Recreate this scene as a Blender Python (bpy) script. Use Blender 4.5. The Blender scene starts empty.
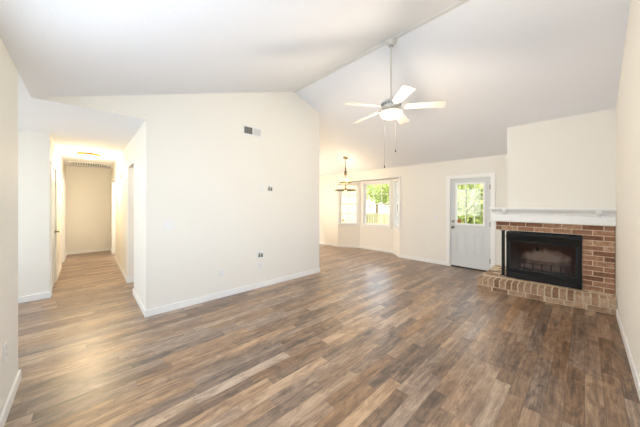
import bpy, bmesh, math, random
from mathutils import Vector, Matrix
random.seed(7)
sc = bpy.context.scene
C = sc.collection
PI = math.pi

# ------------------------------------------------------------------ camera
cd = bpy.data.cameras.new('camera'); cam = bpy.data.objects.new('camera', cd); C.objects.link(cam)
cd.sensor_width = 36.0; cd.lens = 249.14 * 36.0 / 640.0
cd.shift_y = -(213.5 - 203.38) / 640.0
cd.clip_start = 0.03; cd.clip_end = 200
cam.location = (0, 0, 1.44); cam.rotation_euler = (PI / 2, 0, math.radians(46.719))
sc.camera = cam

# ------------------------------------------------------------------ sky, sun, exposure
w = bpy.data.worlds.new('sky'); sc.world = w; w.use_nodes = True
nt = w.node_tree; nt.nodes.clear()
wo = nt.nodes.new('ShaderNodeOutputWorld'); bg = nt.nodes.new('ShaderNodeBackground')
sky = nt.nodes.new('ShaderNodeTexSky'); sky.sky_type = 'HOSEK_WILKIE'; sky.turbidity = 5.0; sky.ground_albedo = 0.4
sky.sun_direction = Vector((-0.35, -0.55, 0.75)).normalized()
mixs = nt.nodes.new('ShaderNodeMix'); mixs.data_type = 'RGBA'; mixs.inputs[0].default_value = .65; mixs.inputs[7].default_value = (.105, .098, .088, 1)   # bright hazy overcast
nt.links.new(sky.outputs[0], mixs.inputs[6]); nt.links.new(mixs.outputs[2], bg.inputs[0]); nt.links.new(bg.outputs[0], wo.inputs[0])
bg.inputs[1].default_value = 48.0
def light(name, kind, loc, energy, color, size=None, rot=None, sy=None, portal=False, spread=None):
    l = bpy.data.lights.new(name, kind); o = bpy.data.objects.new(name, l); C.objects.link(o)
    o.location = loc; l.energy = energy; l.color = color
    if kind == 'AREA':
        l.shape = 'RECTANGLE'; l.size = size; l.size_y = sy or size
        if spread: l.spread = spread
        if portal: l.cycles.is_portal = True
    elif kind == 'POINT': l.shadow_soft_size = size or .05
    elif kind == 'SUN': l.angle = size or .02
    if rot: o.rotation_euler = rot
    return o
sun = light('sun', 'SUN', (0, 0, 10), 12, (1, .95, .86), .03)
sun.rotation_euler = Vector((0.35, 0.55, -0.75)).to_track_quat('-Z', 'Y').to_euler()   # high sun from behind the house
# area fill lights in added front, side, foyer and dining windows, all unseen
DAY = (0.74, 0.87, 1.0)
light('front_fill', 'AREA', (-1.35, -0.47, 1.45), 64, DAY, 2.1, (PI / 2, 0, 0), 1.35)
light('side_fill', 'AREA', (0.37, 1.35, 1.5), 6, DAY, 1.5, (0, PI / 2, 0), 1.3)
light('foyer_fill', 'AREA', (-4.4, -2.58, 1.5), 27, DAY, 1.6, (PI / 2, 0, 0), 1.5)
light('dining_fill', 'AREA', (-6.88, 4.8, 1.55), 50, (1, .82, .62), 1.2, (0, -PI / 2, 0), 1.0)  # warm-tinted fill at the added dining-end window
sc.view_settings.view_transform = 'Standard'; sc.view_settings.look = 'None'
sc.view_settings.gamma = 1; sc.view_settings.use_curve_mapping = False
sc.view_settings.exposure = -0.02

# ------------------------------------------------------------------ materials
def srgb(r, g, b):
    f = lambda c: (c / 255) / 12.92 if c / 255 <= .04045 else ((c / 255 + .055) / 1.055) ** 2.4
    return (f(r), f(g), f(b), 1)
def mat(name, col, rough=.5, metal=0, bump=0, bscale=200, var=0, vscale=4, emit=0, ecol=None, spec=.5):
    m = bpy.data.materials.new(name); m.use_nodes = True; t = m.node_tree; p = t.nodes['Principled BSDF']
    p.inputs['Base Color'].default_value = col; p.inputs['Roughness'].default_value = rough; p.inputs['Metallic'].default_value = metal
    p.inputs['Specular IOR Level'].default_value = spec
    tc = t.nodes.new('ShaderNodeTexCoord')
    if var:
        n = t.nodes.new('ShaderNodeTexNoise'); n.inputs['Scale'].default_value = vscale; n.inputs['Detail'].default_value = 5
        t.links.new(tc.outputs['Object'], n.inputs['Vector'])
        mx = t.nodes.new('ShaderNodeMix'); mx.data_type = 'RGBA'
        mx.inputs[6].default_value = tuple(c * (1 - var) for c in col[:3]) + (1,); mx.inputs[7].default_value = tuple(min(1, c * (1 + var)) for c in col[:3]) + (1,)
        t.links.new(n.outputs['Fac'], mx.inputs[0]); t.links.new(mx.outputs[2], p.inputs['Base Color'])
    if bump:
        n = t.nodes.new('ShaderNodeTexNoise'); n.inputs['Scale'].default_value = bscale; n.inputs['Detail'].default_value = 3
        t.links.new(tc.outputs['Object'], n.inputs['Vector'])
        b = t.nodes.new('ShaderNodeBump'); b.inputs['Strength'].default_value = bump; b.inputs['Distance'].default_value = .004
        t.links.new(n.outputs['Fac'], b.inputs['Height']); t.links.new(b.outputs[0], p.inputs['Normal'])
    if emit:
        p.inputs['Emission Color'].default_value = ecol or col; p.inputs['Emission Strength'].default_value = emit
    return m
M = {}
M['wall'] = mat('wall paint', srgb(235, 232, 224), .62, bump=.12, bscale=120, var=.012, vscale=1.5, spec=.3)
M['ceiling'] = mat('ceiling paint', srgb(234, 236, 241), .85, bump=.35, bscale=90, spec=.2)
M['trim'] = mat('white trim paint', srgb(240, 240, 238), .35)
M['door'] = mat('door paint', srgb(214, 217, 217), .4)
M['plastic'] = mat('white plastic', srgb(232, 232, 230), .35)
M['grey_plastic'] = mat('grey plastic', srgb(208, 209, 206), .4)
M['dark'] = mat('dark socket', srgb(60, 62, 58), .5)
M['slot'] = mat('vent interior', srgb(70, 70, 70), .7)
M['black_metal'] = mat('black painted metal', srgb(22, 21, 20), .5, var=.2, vscale=9, spec=.25)
M['bronze'] = mat('aged bronze', srgb(112, 98, 72), .4, .8)
M['brass'] = mat('brass', srgb(190, 150, 80), .3, .9)
M['chain'] = mat('dull bead chain', srgb(70, 66, 60), .6, .3)
M['nickel'] = mat('satin nickel', srgb(130, 120, 105), .35, .9)
M['fan_white'] = mat('white enamel', srgb(208, 205, 198), .3)
M['fan_grey'] = mat('galvanised grey metal', srgb(150, 156, 160), .4, .4)
M['bowl_glass'] = mat('frosted lit bowl', srgb(255, 244, 220), .3, emit=1.8, ecol=srgb(255, 226, 170))
M['cup_glass'] = mat('frosted lit cup', srgb(255, 240, 215), .3, emit=.75, ecol=srgb(255, 222, 165))
M['log'] = mat('charred log', srgb(140, 126, 112), .9, bump=.8, bscale=30, var=.5, vscale=14)
M['iron'] = mat('cast iron', srgb(22, 21, 21), .6)
M['ash'] = mat('ash', srgb(150, 140, 128), 1, var=.3, vscale=25)
M['sticker'] = mat('orange sticker', srgb(176, 92, 48), .5)
M['bark'] = mat('bark', srgb(120, 98, 74), .9, var=.3, vscale=6)
M['grass'] = mat('grass', srgb(140, 160, 84), .95, var=.3, vscale=3)
M['siding'] = mat('cream siding', srgb(176, 166, 140), .7)
M['fence'] = mat('pale timber', srgb(196, 180, 152), .8, var=.15, vscale=5)
M['rubber'] = mat('black rubber', srgb(20, 20, 20), .6)

def leaf_mat(name, c1, c2):
    m = bpy.data.materials.new(name); m.use_nodes = True; t = m.node_tree; p = t.nodes['Principled BSDF']
    g = t.nodes.new('ShaderNodeNewGeometry'); r = t.nodes.new('ShaderNodeValToRGB')
    r.color_ramp.elements[0].color = c1; r.color_ramp.elements[1].color = c2
    t.links.new(g.outputs['Random Per Island'], r.inputs[0]); t.links.new(r.outputs[0], p.inputs['Base Color']); p.inputs['Roughness'].default_value = .6
    tr = t.nodes.new('ShaderNodeBsdfTranslucent'); t.links.new(r.outputs[0], tr.inputs[0])
    mx = t.nodes.new('ShaderNodeMixShader'); mx.inputs[0].default_value = .45
    t.links.new(p.outputs[0], mx.inputs[1]); t.links.new(tr.outputs[0], mx.inputs[2]); t.links.new(mx.outputs[0], t.nodes['Material Output'].inputs[0])
    return m
M['leaf'] = leaf_mat('leaves', srgb(120, 142, 62), srgb(212, 220, 140))
M['leaf2'] = leaf_mat('pale leaves', srgb(140, 150, 84), srgb(186, 192, 124))

def glass_mat(name, refl, tint=(1, 1, 1, 1)):
    m = bpy.data.materials.new(name); m.use_nodes = True; t = m.node_tree; t.nodes.clear()
    o = t.nodes.new('ShaderNodeOutputMaterial'); a = t.nodes.new('ShaderNodeBsdfTransparent'); a.inputs[0].default_value = tint
    g = t.nodes.new('ShaderNodeBsdfGlossy'); g.inputs['Roughness'].default_value = .02
    f = t.nodes.new('ShaderNodeFresnel'); f.inputs[0].default_value = 1.45
    mu = t.nodes.new('ShaderNodeMath'); mu.operation = 'MULTIPLY'; mu.inputs[1].default_value = refl; t.links.new(f.outputs[0], mu.inputs[0])
    x = t.nodes.new('ShaderNodeMixShader'); t.links.new(mu.outputs[0], x.inputs[0]); t.links.new(a.outputs[0], x.inputs[1]); t.links.new(g.outputs[0], x.inputs[2])
    t.links.new(x.outputs[0], o.inputs[0]); return m
M['glass'] = glass_mat('window glass', .8)
M['fire_glass'] = glass_mat('tinted fire glass', .4, (.84, .78, .75, 1))

def N(t, typ, **kw):
    n = t.nodes.new(typ)
    for k, v in kw.items(): setattr(n, k, v)
    return n
def math_node(t, op, a, b=None, c=None):
    n = t.nodes.new('ShaderNodeMath'); n.operation = op
    for i, v in enumerate((a, b, c)):
        if v is None: continue
        if isinstance(v, (int, float)): n.inputs[i].default_value = v
        else: t.links.new(v, n.inputs[i])
    return n.outputs[0]
def floor_mat():
    m = bpy.data.materials.new('rustic laminate planks'); m.use_nodes = True; t = m.node_tree; p = t.nodes['Principled BSDF']; L = t.links.new
    tc = N(t, 'ShaderNodeTexCoord'); sp = N(t, 'ShaderNodeSeparateXYZ'); L(tc.outputs['Object'], sp.inputs[0])
    X, Y = sp.outputs[0], sp.outputs[1]
    W, LEN = .1, .82
    xs = math_node(t, 'DIVIDE', X, W); row = math_node(t, 'FLOOR', xs)
    wn = N(t, 'ShaderNodeTexWhiteNoise', noise_dimensions='1D'); L(row, wn.inputs['W'])
    off = math_node(t, 'MULTIPLY', wn.outputs['Value'], 7.3)
    ys = math_node(t, 'ADD', math_node(t, 'DIVIDE', Y, LEN), off); col = math_node(t, 'FLOOR', ys)
    cb = N(t, 'ShaderNodeCombineXYZ'); L(row, cb.inputs[0]); L(col, cb.inputs[1])
    w2 = N(t, 'ShaderNodeTexWhiteNoise', noise_dimensions='2D'); L(cb.outputs[0], w2.inputs['Vector'])
    # grain: noise stretched along the board, shifted per board
    g0 = N(t, 'ShaderNodeCombineXYZ'); L(math_node(t, 'MULTIPLY', X, 26), g0.inputs[0]); L(math_node(t, 'MULTIPLY', Y, 1.9), g0.inputs[1]); L(math_node(t, 'MULTIPLY', w2.outputs['Value'], 40), g0.inputs[2])
    n1 = N(t, 'ShaderNodeTexNoise'); n1.inputs['Scale'].default_value = 1; n1.inputs['Detail'].default_value = 8; n1.inputs['Roughness'].default_value = .65; n1.inputs['Distortion'].default_value = .6; L(g0.outputs[0], n1.inputs['Vector'])
    g1 = N(t, 'ShaderNodeCombineXYZ'); L(math_node(t, 'MULTIPLY', X, 7), g1.inputs[0]); L(math_node(t, 'MULTIPLY', Y, 3), g1.inputs[1]); L(math_node(t, 'MULTIPLY', w2.outputs['Value'], 23), g1.inputs[2])
    n2 = N(t, 'ShaderNodeTexNoise'); n2.inputs['Scale'].default_value = 1.3; n2.inputs['Detail'].default_value = 6; n2.inputs['Roughness'].default_value = .7; n2.inputs['Distortion'].default_value = 1.2; L(g1.outputs[0], n2.inputs['Vector'])
    s = math_node(t, 'ADD', math_node(t, 'MULTIPLY', w2.outputs['Value'], .38), math_node(t, 'ADD', math_node(t, 'MULTIPLY', n1.outputs['Fac'], 1.0), math_node(t, 'MULTIPLY', n2.outputs['Fac'], 1.0)))
    g2 = N(t, 'ShaderNodeCombineXYZ'); L(math_node(t, 'MULTIPLY', X, 150), g2.inputs[0]); L(math_node(t, 'MULTIPLY', Y, 9), g2.inputs[1]); L(w2.outputs['Value'], g2.inputs[2])
    n4 = N(t, 'ShaderNodeTexNoise'); n4.inputs['Scale'].default_value = 1; n4.inputs['Detail'].default_value = 4; L(g2.outputs[0], n4.inputs['Vector'])
    # dark knots and smudges
    g3 = N(t, 'ShaderNodeCombineXYZ'); L(math_node(t, 'MULTIPLY', X, 11), g3.inputs[0]); L(math_node(t, 'MULTIPLY', Y, 6), g3.inputs[1]); L(math_node(t, 'MULTIPLY', w2.outputs['Value'], 11), g3.inputs[2])
    n5 = N(t, 'ShaderNodeTexNoise'); n5.inputs['Scale'].default_value = 1; n5.inputs['Detail'].default_value = 7; n5.inputs['Roughness'].default_value = .75; L(g3.outputs[0], n5.inputs['Vector'])
    knot = math_node(t, 'MAXIMUM', math_node(t, 'SUBTRACT', n5.outputs['Fac'], .60), 0)
    s = math_node(t, 'SUBTRACT', math_node(t, 'ADD', s, math_node(t, 'MULTIPLY', n4.outputs['Fac'], .4)), math_node(t, 'MULTIPLY', knot, 3.0))
    s = math_node(t, 'SUBTRACT', s, .79)
    r = N(t, 'ShaderNodeValToRGB'); e = r.color_ramp.elements
    e[0].position = .16; e[0].color = srgb(52, 40, 32); e[1].position = .9; e[1].color = srgb(184, 156, 128)
    for pos, c in ((.34, (88, 68, 54)), (.5, (122, 97, 77)), (.68, (150, 122, 98))):
        q = e.new(pos); q.color = srgb(*c)
    L(s, r.inputs[0])
    # hue: some boards greyer
    hs = N(t, 'ShaderNodeHueSaturation'); hs.inputs['Value'].default_value = .93; L(r.outputs[0], hs.inputs['Color'])
    sc_ = N(t, 'ShaderNodeSeparateColor'); L(w2.outputs['Color'], sc_.inputs[0])
    L(math_node(t, 'MULTIPLY_ADD', sc_.outputs[1], .4, .82), hs.inputs['Saturation'])
    # seams
    fx = math_node(t, 'FRACT', xs); fy = math_node(t, 'FRACT', ys)
    dx = math_node(t, 'MULTIPLY', math_node(t, 'MINIMUM', fx, math_node(t, 'SUBTRACT', 1, fx)), W)
    dy = math_node(t, 'MULTIPLY', math_node(t, 'MINIMUM', fy, math_node(t, 'SUBTRACT', 1, fy)), LEN)
    d = math_node(t, 'MINIMUM', dx, dy); seam = math_node(t, 'LESS_THAN', d, .0013)
    mx = N(t, 'ShaderNodeMix', data_type='RGBA'); L(math_node(t, 'MULTIPLY', seam, .55), mx.inputs[0]); L(hs.outputs[0], mx.inputs[6]); mx.inputs[7].default_value = srgb(50, 38, 30)
    L(mx.outputs[2], p.inputs['Base Color'])
    L(math_node(t, 'MULTIPLY_ADD', n1.outputs['Fac'], .16, .27), p.inputs['Roughness']); p.inputs['Specular IOR Level'].default_value = .6; p.inputs['Coat Weight'].default_value = .45; p.inputs['Coat Roughness'].default_value = .33; p.inputs['Coat IOR'].default_value = 1.6
    b = N(t, 'ShaderNodeBump'); b.inputs['Strength'].default_value = .25; b.inputs['Distance'].default_value = .003
    L(math_node(t, 'SUBTRACT', n1.outputs['Fac'], seam), b.inputs['Height']); L(b.outputs[0], p.inputs['Normal'])
    return m
M['floor'] = floor_mat()
def brick_mat(name, cols, spread=1.0):
    m = bpy.data.materials.new(name); m.use_nodes = True; t = m.node_tree; p = t.nodes['Principled BSDF']; L = t.links.new
    g = N(t, 'ShaderNodeNewGeometry'); tc = N(t, 'ShaderNodeTexCoord')
    n = N(t, 'ShaderNodeTexNoise'); n.inputs['Scale'].default_value = 22; n.inputs['Detail'].default_value = 6; L(tc.outputs['Object'], n.inputs['Vector'])
    s = math_node(t, 'ADD', math_node(t, 'MULTIPLY', g.outputs['Random Per Island'], .6), math_node(t, 'MULTIPLY', n.outputs['Fac'], .9))
    s = math_node(t, 'SUBTRACT', s, .25)
    r = N(t, 'ShaderNodeValToRGB'); e = r.color_ramp.elements
    e[0].position = .1; e[0].color = srgb(*cols[0]); e[1].position = .95; e[1].color = srgb(*cols[-1])
    for i, c in enumerate(cols[1:-1]):
        q = e.new(.1 + .85 * (i + 1) / (len(cols) - 1)); q.color = srgb(*c)
    L(s, r.inputs[0]); L(r.outputs[0], p.inputs['Base Color']); p.inputs['Roughness'].default_value = .9
    b = N(t, 'ShaderNodeBump'); b.inputs['Strength'].default_value = .6; b.inputs['Distance'].default_value = .006
    n3 = N(t, 'ShaderNodeTexNoise'); n3.inputs['Scale'].default_value = 60; n3.inputs['Detail'].default_value = 4; L(tc.outputs['Object'], n3.inputs['Vector'])
    L(n3.outputs['Fac'], b.inputs['Height']); L(b.outputs[0], p.inputs['Normal'])
    return m
M['brick'] = brick_mat('red brown brick', [(94, 62, 47), (134, 93, 70), (158, 116, 90), (206, 178, 148)])
M['hearth_brick'] = brick_mat('dusty hearth brick', [(116, 86, 66), (146, 113, 88), (172, 141, 113), (206, 182, 154)])
M['mortar'] = mat('tan mortar', srgb(216, 198, 172), .95, bump=.6, bscale=80, var=.15, vscale=20)
M['dark_mortar'] = mat('firebrick mortar', srgb(70, 58, 52), .95)
def liner_mat():
    m = bpy.data.materials.new('sooty firebrick liner'); m.use_nodes = True; t = m.node_tree; p = t.nodes['Principled BSDF']; L = t.links.new
    tc = N(t, 'ShaderNodeTexCoord'); sp = N(t, 'ShaderNodeSeparateXYZ'); L(tc.outputs['Object'], sp.inputs[0])
    n = N(t, 'ShaderNodeTexNoise'); n.inputs['Scale'].default_value = 9; n.inputs['Detail'].default_value = 6; L(tc.outputs['Object'], n.inputs['Vector'])
    # pale burnt patch low in the middle of the back panel, an irregular stain
    dx = math_node(t, 'MULTIPLY', math_node(t, 'ADD', sp.outputs[0], .46), 2.6); dz = math_node(t, 'MULTIPLY', math_node(t, 'SUBTRACT', sp.outputs[2], .30), 5.5)
    dd = math_node(t, 'ADD', math_node(t, 'MULTIPLY', dx, dx), math_node(t, 'MULTIPLY', dz, dz))
    k = math_node(t, 'SUBTRACT', math_node(t, 'MULTIPLY_ADD', n.outputs['Fac'], 1.3, .30), dd)
    r = N(t, 'ShaderNodeValToRGB'); e = r.color_ramp.elements; e[0].position = .15; e[0].color = srgb(104, 80, 70); e[1].position = .75; e[1].color = srgb(232, 220, 204)
    L(k, r.inputs[0]); L(r.outputs[0], p.inputs['Base Color']); p.inputs['Roughness'].default_value = .95
    return m
M['liner'] = liner_mat()

# ------------------------------------------------------------------ mesh helpers
class MB:
    def __init__(s): s.bm = bmesh.new()
    def box(s, x0, x1, y0, y1, z0, z1, bev=0, mtx=None):
        r = bmesh.ops.create_cube(s.bm, size=1)
        vs = r['verts']
        for v in vs:
            v.co = Vector(((x0 + x1) / 2 + v.co.x * (x1 - x0), (y0 + y1) / 2 + v.co.y * (y1 - y0), (z0 + z1) / 2 + v.co.z * (z1 - z0)))
            if mtx: v.co = mtx @ v.co
        if bev:
            es = list({e for v in vs for e in v.link_edges})
            bmesh.ops.bevel(s.bm, geom=es, offset=bev, segments=2, affect='EDGES', profile=.6)
        return s
    def prism(s, pts, axis, a, b):
        # pts: 2-D outline; axis 'x': (y,z), 'y': (x,z), 'z': (x,y)
        f = {'x': lambda u, v, k: (k, u, v), 'y': lambda u, v, k: (u, k, v), 'z': lambda u, v, k: (u, v, k)}[axis]
        A = [s.bm.verts.new(f(u, v, a)) for u, v in pts]; B = [s.bm.verts.new(f(u, v, b)) for u, v in pts]
        n = len(pts); s.bm.faces.new(A); s.bm.faces.new(B[::-1])
        for i in range(n): s.bm.faces.new((A[i], B[i], B[(i + 1) % n], A[(i + 1) % n]))
        return s
    def tube(s, pts, r, seg=10, cap=True):
        pts = [Vector(p) for p in pts]; rs = r if isinstance(r, (list, tuple)) else [r] * len(pts); rings = []
        for i, p in enumerate(pts):
            d = (pts[min(i + 1, len(pts) - 1)] - pts[max(i - 1, 0)]).normalized()
            u = d.orthogonal().normalized() if i == 0 else (u0 - d * u0.dot(d)).normalized()
            u0 = u; v = d.cross(u)
            rings.append([s.bm.verts.new(p + (u * math.cos(2 * PI * k / seg) + v * math.sin(2 * PI * k / seg)) * rs[i]) for k in range(seg)])
        for a, b in zip(rings, rings[1:]):
            for k in range(seg): s.bm.faces.new((a[k], a[(k + 1) % seg], b[(k + 1) % seg], b[k]))
        if cap: s.bm.faces.new(rings[0][::-1]); s.bm.faces.new(rings[-1])
        return s
    def lathe(s, prof, c=(0, 0, 0), seg=32, mtx=None):
        rings = []
        for r, z in prof:
            if r < 1e-5: rings.append([s.bm.verts.new((c[0], c[1], c[2] + z))])
            else: rings.append([s.bm.verts.new((c[0] + r * math.cos(2 * PI * k / seg), c[1] + r * math.sin(2 * PI * k / seg), c[2] + z)) for k in range(seg)])
        for a, b in zip(rings, rings[1:]):
            for k in range(seg):
                k2 = (k + 1) % seg
                if len(a) == 1 and len(b) == 1: continue
                if len(a) == 1: s.bm.faces.new((a[0], b[k], b[k2]))
                elif len(b) == 1: s.bm.faces.new((a[k], a[k2], b[0]))
                else: s.bm.faces.new((a[k], a[k2], b[k2], b[k]))
        if mtx:
            for rg in rings:
                for v in rg: v.co = mtx @ v.co
        return s
    def build(s, name, m, parent=None, smooth=False, loc=None):
        bmesh.ops.recalc_face_normals(s.bm, faces=s.bm.faces)
        me = bpy.data.meshes.new(name); s.bm.to_mesh(me); s.bm.free()
        if smooth:
            for p in me.polygons: p.use_smooth = True
            me.set_sharp_from_angle(angle=math.radians(40))
        me.materials.append(m); o = bpy.data.objects.new(name, me); C.objects.link(o)
        if parent:
            o.parent = parent
            o.matrix_parent_inverse = Matrix.Translation(-parent.location) if False else Matrix()
        if loc: o.location = loc
        return o
def thing(name, label, cat, loc=(0, 0, 0), rot=(0, 0, 0), group=None, kind=None):
    o = bpy.data.objects.new(name, None); C.objects.link(o); o.empty_display_size = .05
    o.location = loc; o.rotation_euler = rot
    return tag(o, label, cat, group, kind)
def tag(o, label=None, cat=None, group=None, kind=None):
    if label: o['label'] = label
    if cat: o['category'] = cat
    if group: o['group'] = group
    if kind: o['kind'] = kind
    return o
def structure(o, label=None, cat=None): return tag(o, label, cat, None, 'structure')
def copy_tree(o, parent=None):
    c = o.copy(); C.objects.link(c)
    if parent: c.parent = parent
    for ch in list(o.children): copy_tree(ch, c)
    return c

# ------------------------------------------------------------------ dimensions
XA, Y0, YB = -3.81, .56, 3.57          # partition wall: plane and its ends
YL, XC = -.396, -3.14                  # near wall plane and its free corner
XH, XE = -5.60, -9.95                  # foyer wall plane, end of the hall
XR, YR, ZR, ZL, ZB, YK = .29, 2.898, 3.578, 2.504, 2.419, 6.10
T = .12
def zs(y): return ZR - (YR - y) * (ZR - ZL) / (YR - YL) if y < YR else ZR - (y - YR) * (ZR - ZB) / (YK - YR)
XD = -6.95                             # far side of the dining end

# ------------------------------------------------------------------ structure
b = MB(); b.box(XE - .3, XR + T, -2.9, YK + .12, -.1, 0)
b.prism([(-5.62, YK + .1), (-3.38, YK + .1), (-3.79, 6.60), (-4.98, 6.60)], 'z', -.1, 0)
structure(b.build('floor', M['floor']), 'rustic brown laminate plank floor running through all rooms', 'floor')
b = MB()
b.prism([(YL, ZL), (YR, ZR), (YR, ZR + .1), (YL, ZL + .12)], 'x', XA - .0, XR + T)
b.prism([(YR, ZR), (YK + T, zs(YK + T)), (YK + T, zs(YK + T) + .1), (YR, ZR + .1)], 'x', XD - .1, XR + T)
b.box(XE - .2, XA - .002, YL - .0, 3.6, ZL, ZL + .06)
b.box(XE - .2, XR + T, -2.9, YL, ZL, ZL + .06)
structure(b.build('ceiling', M['ceiling']), 'white vaulted ceiling with flat hall ceiling', 'ceiling')
b = MB(); b.box(-5.7, -3.3, YK + .001, 6.7, 2.135, 2.2)
structure(b.build('trim_1', M['trim']), 'flat lowered soffit over the bay window', 'soffit')
b = MB(); b.prism([(YR - .028, ZR - .0085), (YR - .022, ZR - .02), (YR + .022, ZR - .02), (YR + .028, ZR - .0105), (YR, ZR + .01)], 'x', XA + .002, XR)
structure(b.build('trim_2', mat('ridge strip', srgb(214, 213, 212), .7)), 'narrow strip along the ceiling ridge', 'trim')

def gable(y0, y1, z0=0, eps=.02):
    pts = [(y0, z0), (y1, z0), (y1, zs(y1) + eps)]
    if y0 < YR < y1: pts.append((YR, ZR + eps))
    pts.append((y0, zs(y0) + eps)); return pts
# right wall, with an added, unseen side window opening for fill light
WY0, WY1, WZ0, WZ1 = .60, 2.10, .85, 2.15
b = MB(); b.prism(gable(WY1, YK + T), 'x', XR, XR + T)
b.prism([(YL - T, 0), (WY0, 0), (WY0, zs(WY0) + .02), (YL, ZL + .02), (YL - T, ZL + .02)], 'x', XR, XR + T)
b.prism([(WY0, WZ1), (WY1, WZ1), (WY1, zs(WY1) + .02), (WY0, zs(WY0) + .02)], 'x', XR, XR + T); b.box(XR, XR + T, WY0, WY1, 0, WZ0)
structure(b.build('wall_right', M['wall']), 'long plain cream wall along the right side', 'wall')
# near wall with an added, unseen window opening for the front fill
FX0, FX1, FZ0, FZ1 = -2.40, -.30, .78, 2.13
b = MB(); b.box(XC, FX0, YL - T, YL, 0, ZL); b.box(FX1, XR, YL - T, YL, 0, ZL); b.box(FX0, FX1, YL - T, YL, 0, FZ0); b.box(FX0, FX1, YL - T, YL, FZ1, ZL)
structure(b.build('wall_left', M['wall']), 'near cream wall with an outlet, ending at the foyer', 'wall')
# partition wall + header over the hall
b = MB(); b.prism(gable(Y0, YB), 'x', XA - T, XA)
b.prism([(YL, ZL + .002), (Y0 + .001, ZL + .002), (Y0 + .001, zs(Y0) + .02), (YL, ZL + .022)], 'x', XA - T, XA)
structure(b.build('wall_center', M['wall']), 'tall cream partition wall with gable top beside the hall', 'wall')
# dining end walls
b = MB(); b.prism([(XD, 0), (XA - T, 0), (XA - T, zs(YB) + .02), (XD, zs(YB) + .02)], 'y', YB - T, YB)
structure(b.build('wall_dining_side', M['wall']))
b = MB(); KY0, KY1 = 4.2, 5.4
b.prism(gable(YB - T, KY0), 'x', XD - T, XD); b.prism(gable(KY1, YK + T), 'x', XD - T, XD)
b.prism(gable(KY0, KY1, 2.05), 'x', XD - T, XD); b.box(XD - T, XD, KY0, KY1, 0, 1.05)
structure(b.build('wall_dining_end', M['wall']))
# back wall with bay opening and door opening
BL, BR = -5.62, -3.38
DX0, DX1, DZ = -2.125, -1.32, 2.0
b = MB(); top = zs(YK + T) + .06
b.box(XD, BL, YK, YK + T, 0, top); b.box(BL, BR, YK, YK + T, 2.135, top); b.box(BR, DX0, YK, YK + T, 0, top)
b.box(DX0, DX1, YK, YK + T, DZ, top); b.box(DX1, XR, YK, YK + T, 0, top)
structure(b.build('wall_back', M['wall']), 'cream back wall with the bay window and back door', 'wall')
# bay walls: three panels with window holes
def panel(name, p0, p1, s0, s1, z0, z1, m=M['wall'], t=.12, ztop=2.14):
    """wall from p0 to p1 (inner face) with hole s0..s1 along it"""
    p0 = Vector(p0); p1 = Vector(p1); d = p1 - p0; L = d.length; ang = math.atan2(d.y, d.x)
    mt = Matrix.Translation((p0.x, p0.y, 0)) @ Matrix.Rotation(ang, 4, 'Z')
    b = MB()
    b.box(0, s0, 0, t, 0, ztop, mtx=mt); b.box(s1, L, 0, t, 0, ztop, mtx=mt); b.box(s0, s1, 0, t, 0, z0, mtx=mt); b.box(s0, s1, 0, t, z1, ztop, mtx=mt)
    o = b.build(name, m); structure(o); return mt, L
P = [(BL, YK), (-4.98, 6.47), (-3.79, 6.47), (BR, YK)]
SZ0, SZ1 = .77, 2.075
mtL, LL = panel('wall_bay_left', P[0], P[1], .06, .66, SZ0, SZ1)
mtC, LC = panel('wall_bay_center', P[1], P[2], .14, 1.08, SZ0, SZ1)
mtR, LR = panel('wall_bay_right', P[2], P[3], .07, .49, SZ0, SZ1)

# sash windows
def sash_window(name, mt, s0, s1, cols, label, dec=False):
    r = thing(name, label, 'window', kind='structure')
    r.matrix_world = mt
    W_ = s1 - s0; zm = (SZ0 + SZ1) / 2
    b = MB(); c = .055
    for a0, a1, z0, z1 in ((s0 - c, s0, SZ0 - c, SZ1 + c), (s1, s1 + c, SZ0 - c, SZ1 + c), (s0, s1, SZ1, SZ1 + c)):
        b.box(a0, a1, -.018, .002, z0, min(z1, 2.13), bev=.003)
    b.box(s0 - .0, s0 + .02, .0, .12, SZ0, SZ1); b.box(s1 - .02, s1, .0, .12, SZ0, SZ1); b.box(s0, s1, 0, .12, SZ1 - .02, SZ1)
    b.build('window_frame', M['trim'], r)
    b = MB(); b.box(s0 - .07, s1 + .07, -.04, .12, SZ0 - .015, SZ0 + .012, bev=.004); b.box(s0 - c, s1 + c, -.014, .002, SZ0 - .07, SZ0 - .015, bev=.003)
    b.build('window_sill', M['trim'], r)
    for k, (z0, z1, y) in enumerate(((SZ0 + .012, zm + .02, .045), (zm - .02, SZ1 - .02, .075))):
        b = MB(); f = .035; x0, x1 = s0 + .02, s1 - .02
        b.box(x0, x0 + f, y, y + .028, z0, z1); b.box(x1 - f, x1, y, y + .028, z0, z1); b.box(x0 + f, x1 - f, y, y + .028, z0, z0 + f); b.box(x0 + f, x1 - f, y, y + .028, z1 - f, z1)
        sa = b.build('sash', M['trim'], r)
        b = MB()
        for i in range(1, cols):
            xx = x0 + f + (x1 - x0 - 2 * f) * i / cols; b.box(xx - .007, xx + .007, y + .01, y + .022, z0 + f, z1 - f)
        zz = (z0 + z1) / 2; b.box(x0 + f, x1 - f, y + .0105, y + .0215, zz - .007, zz + .007)
        b.build('muntin', M['trim'], sa)
        b = MB(); b.box(x0 + f - .004, x1 - f + .004, y + .013, y + .017, z0 + f - .004, z1 - f + .004); b.build('pane', M['glass'], sa)
    if dec:
        b = MB(); b.lathe([(0, 0), (.035, 0), (.035, .003), (0, .003)], seg=16, mtx=Matrix.Translation((s0 + .11, .038, SZ0 + .11)) @ Matrix.Rotation(PI / 2, 4, 'X'))
        tag(b.build('sticker', M['sticker'], r), 'small round orange sticker')
    return r
b = MB(); b.box(-5.55, BR + .03, YK - .014, YK, 2.135, 2.165, bev=.003); b.box(BR, BR + .03, YK - .014, YK, .74, 2.135, bev=.003)
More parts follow.
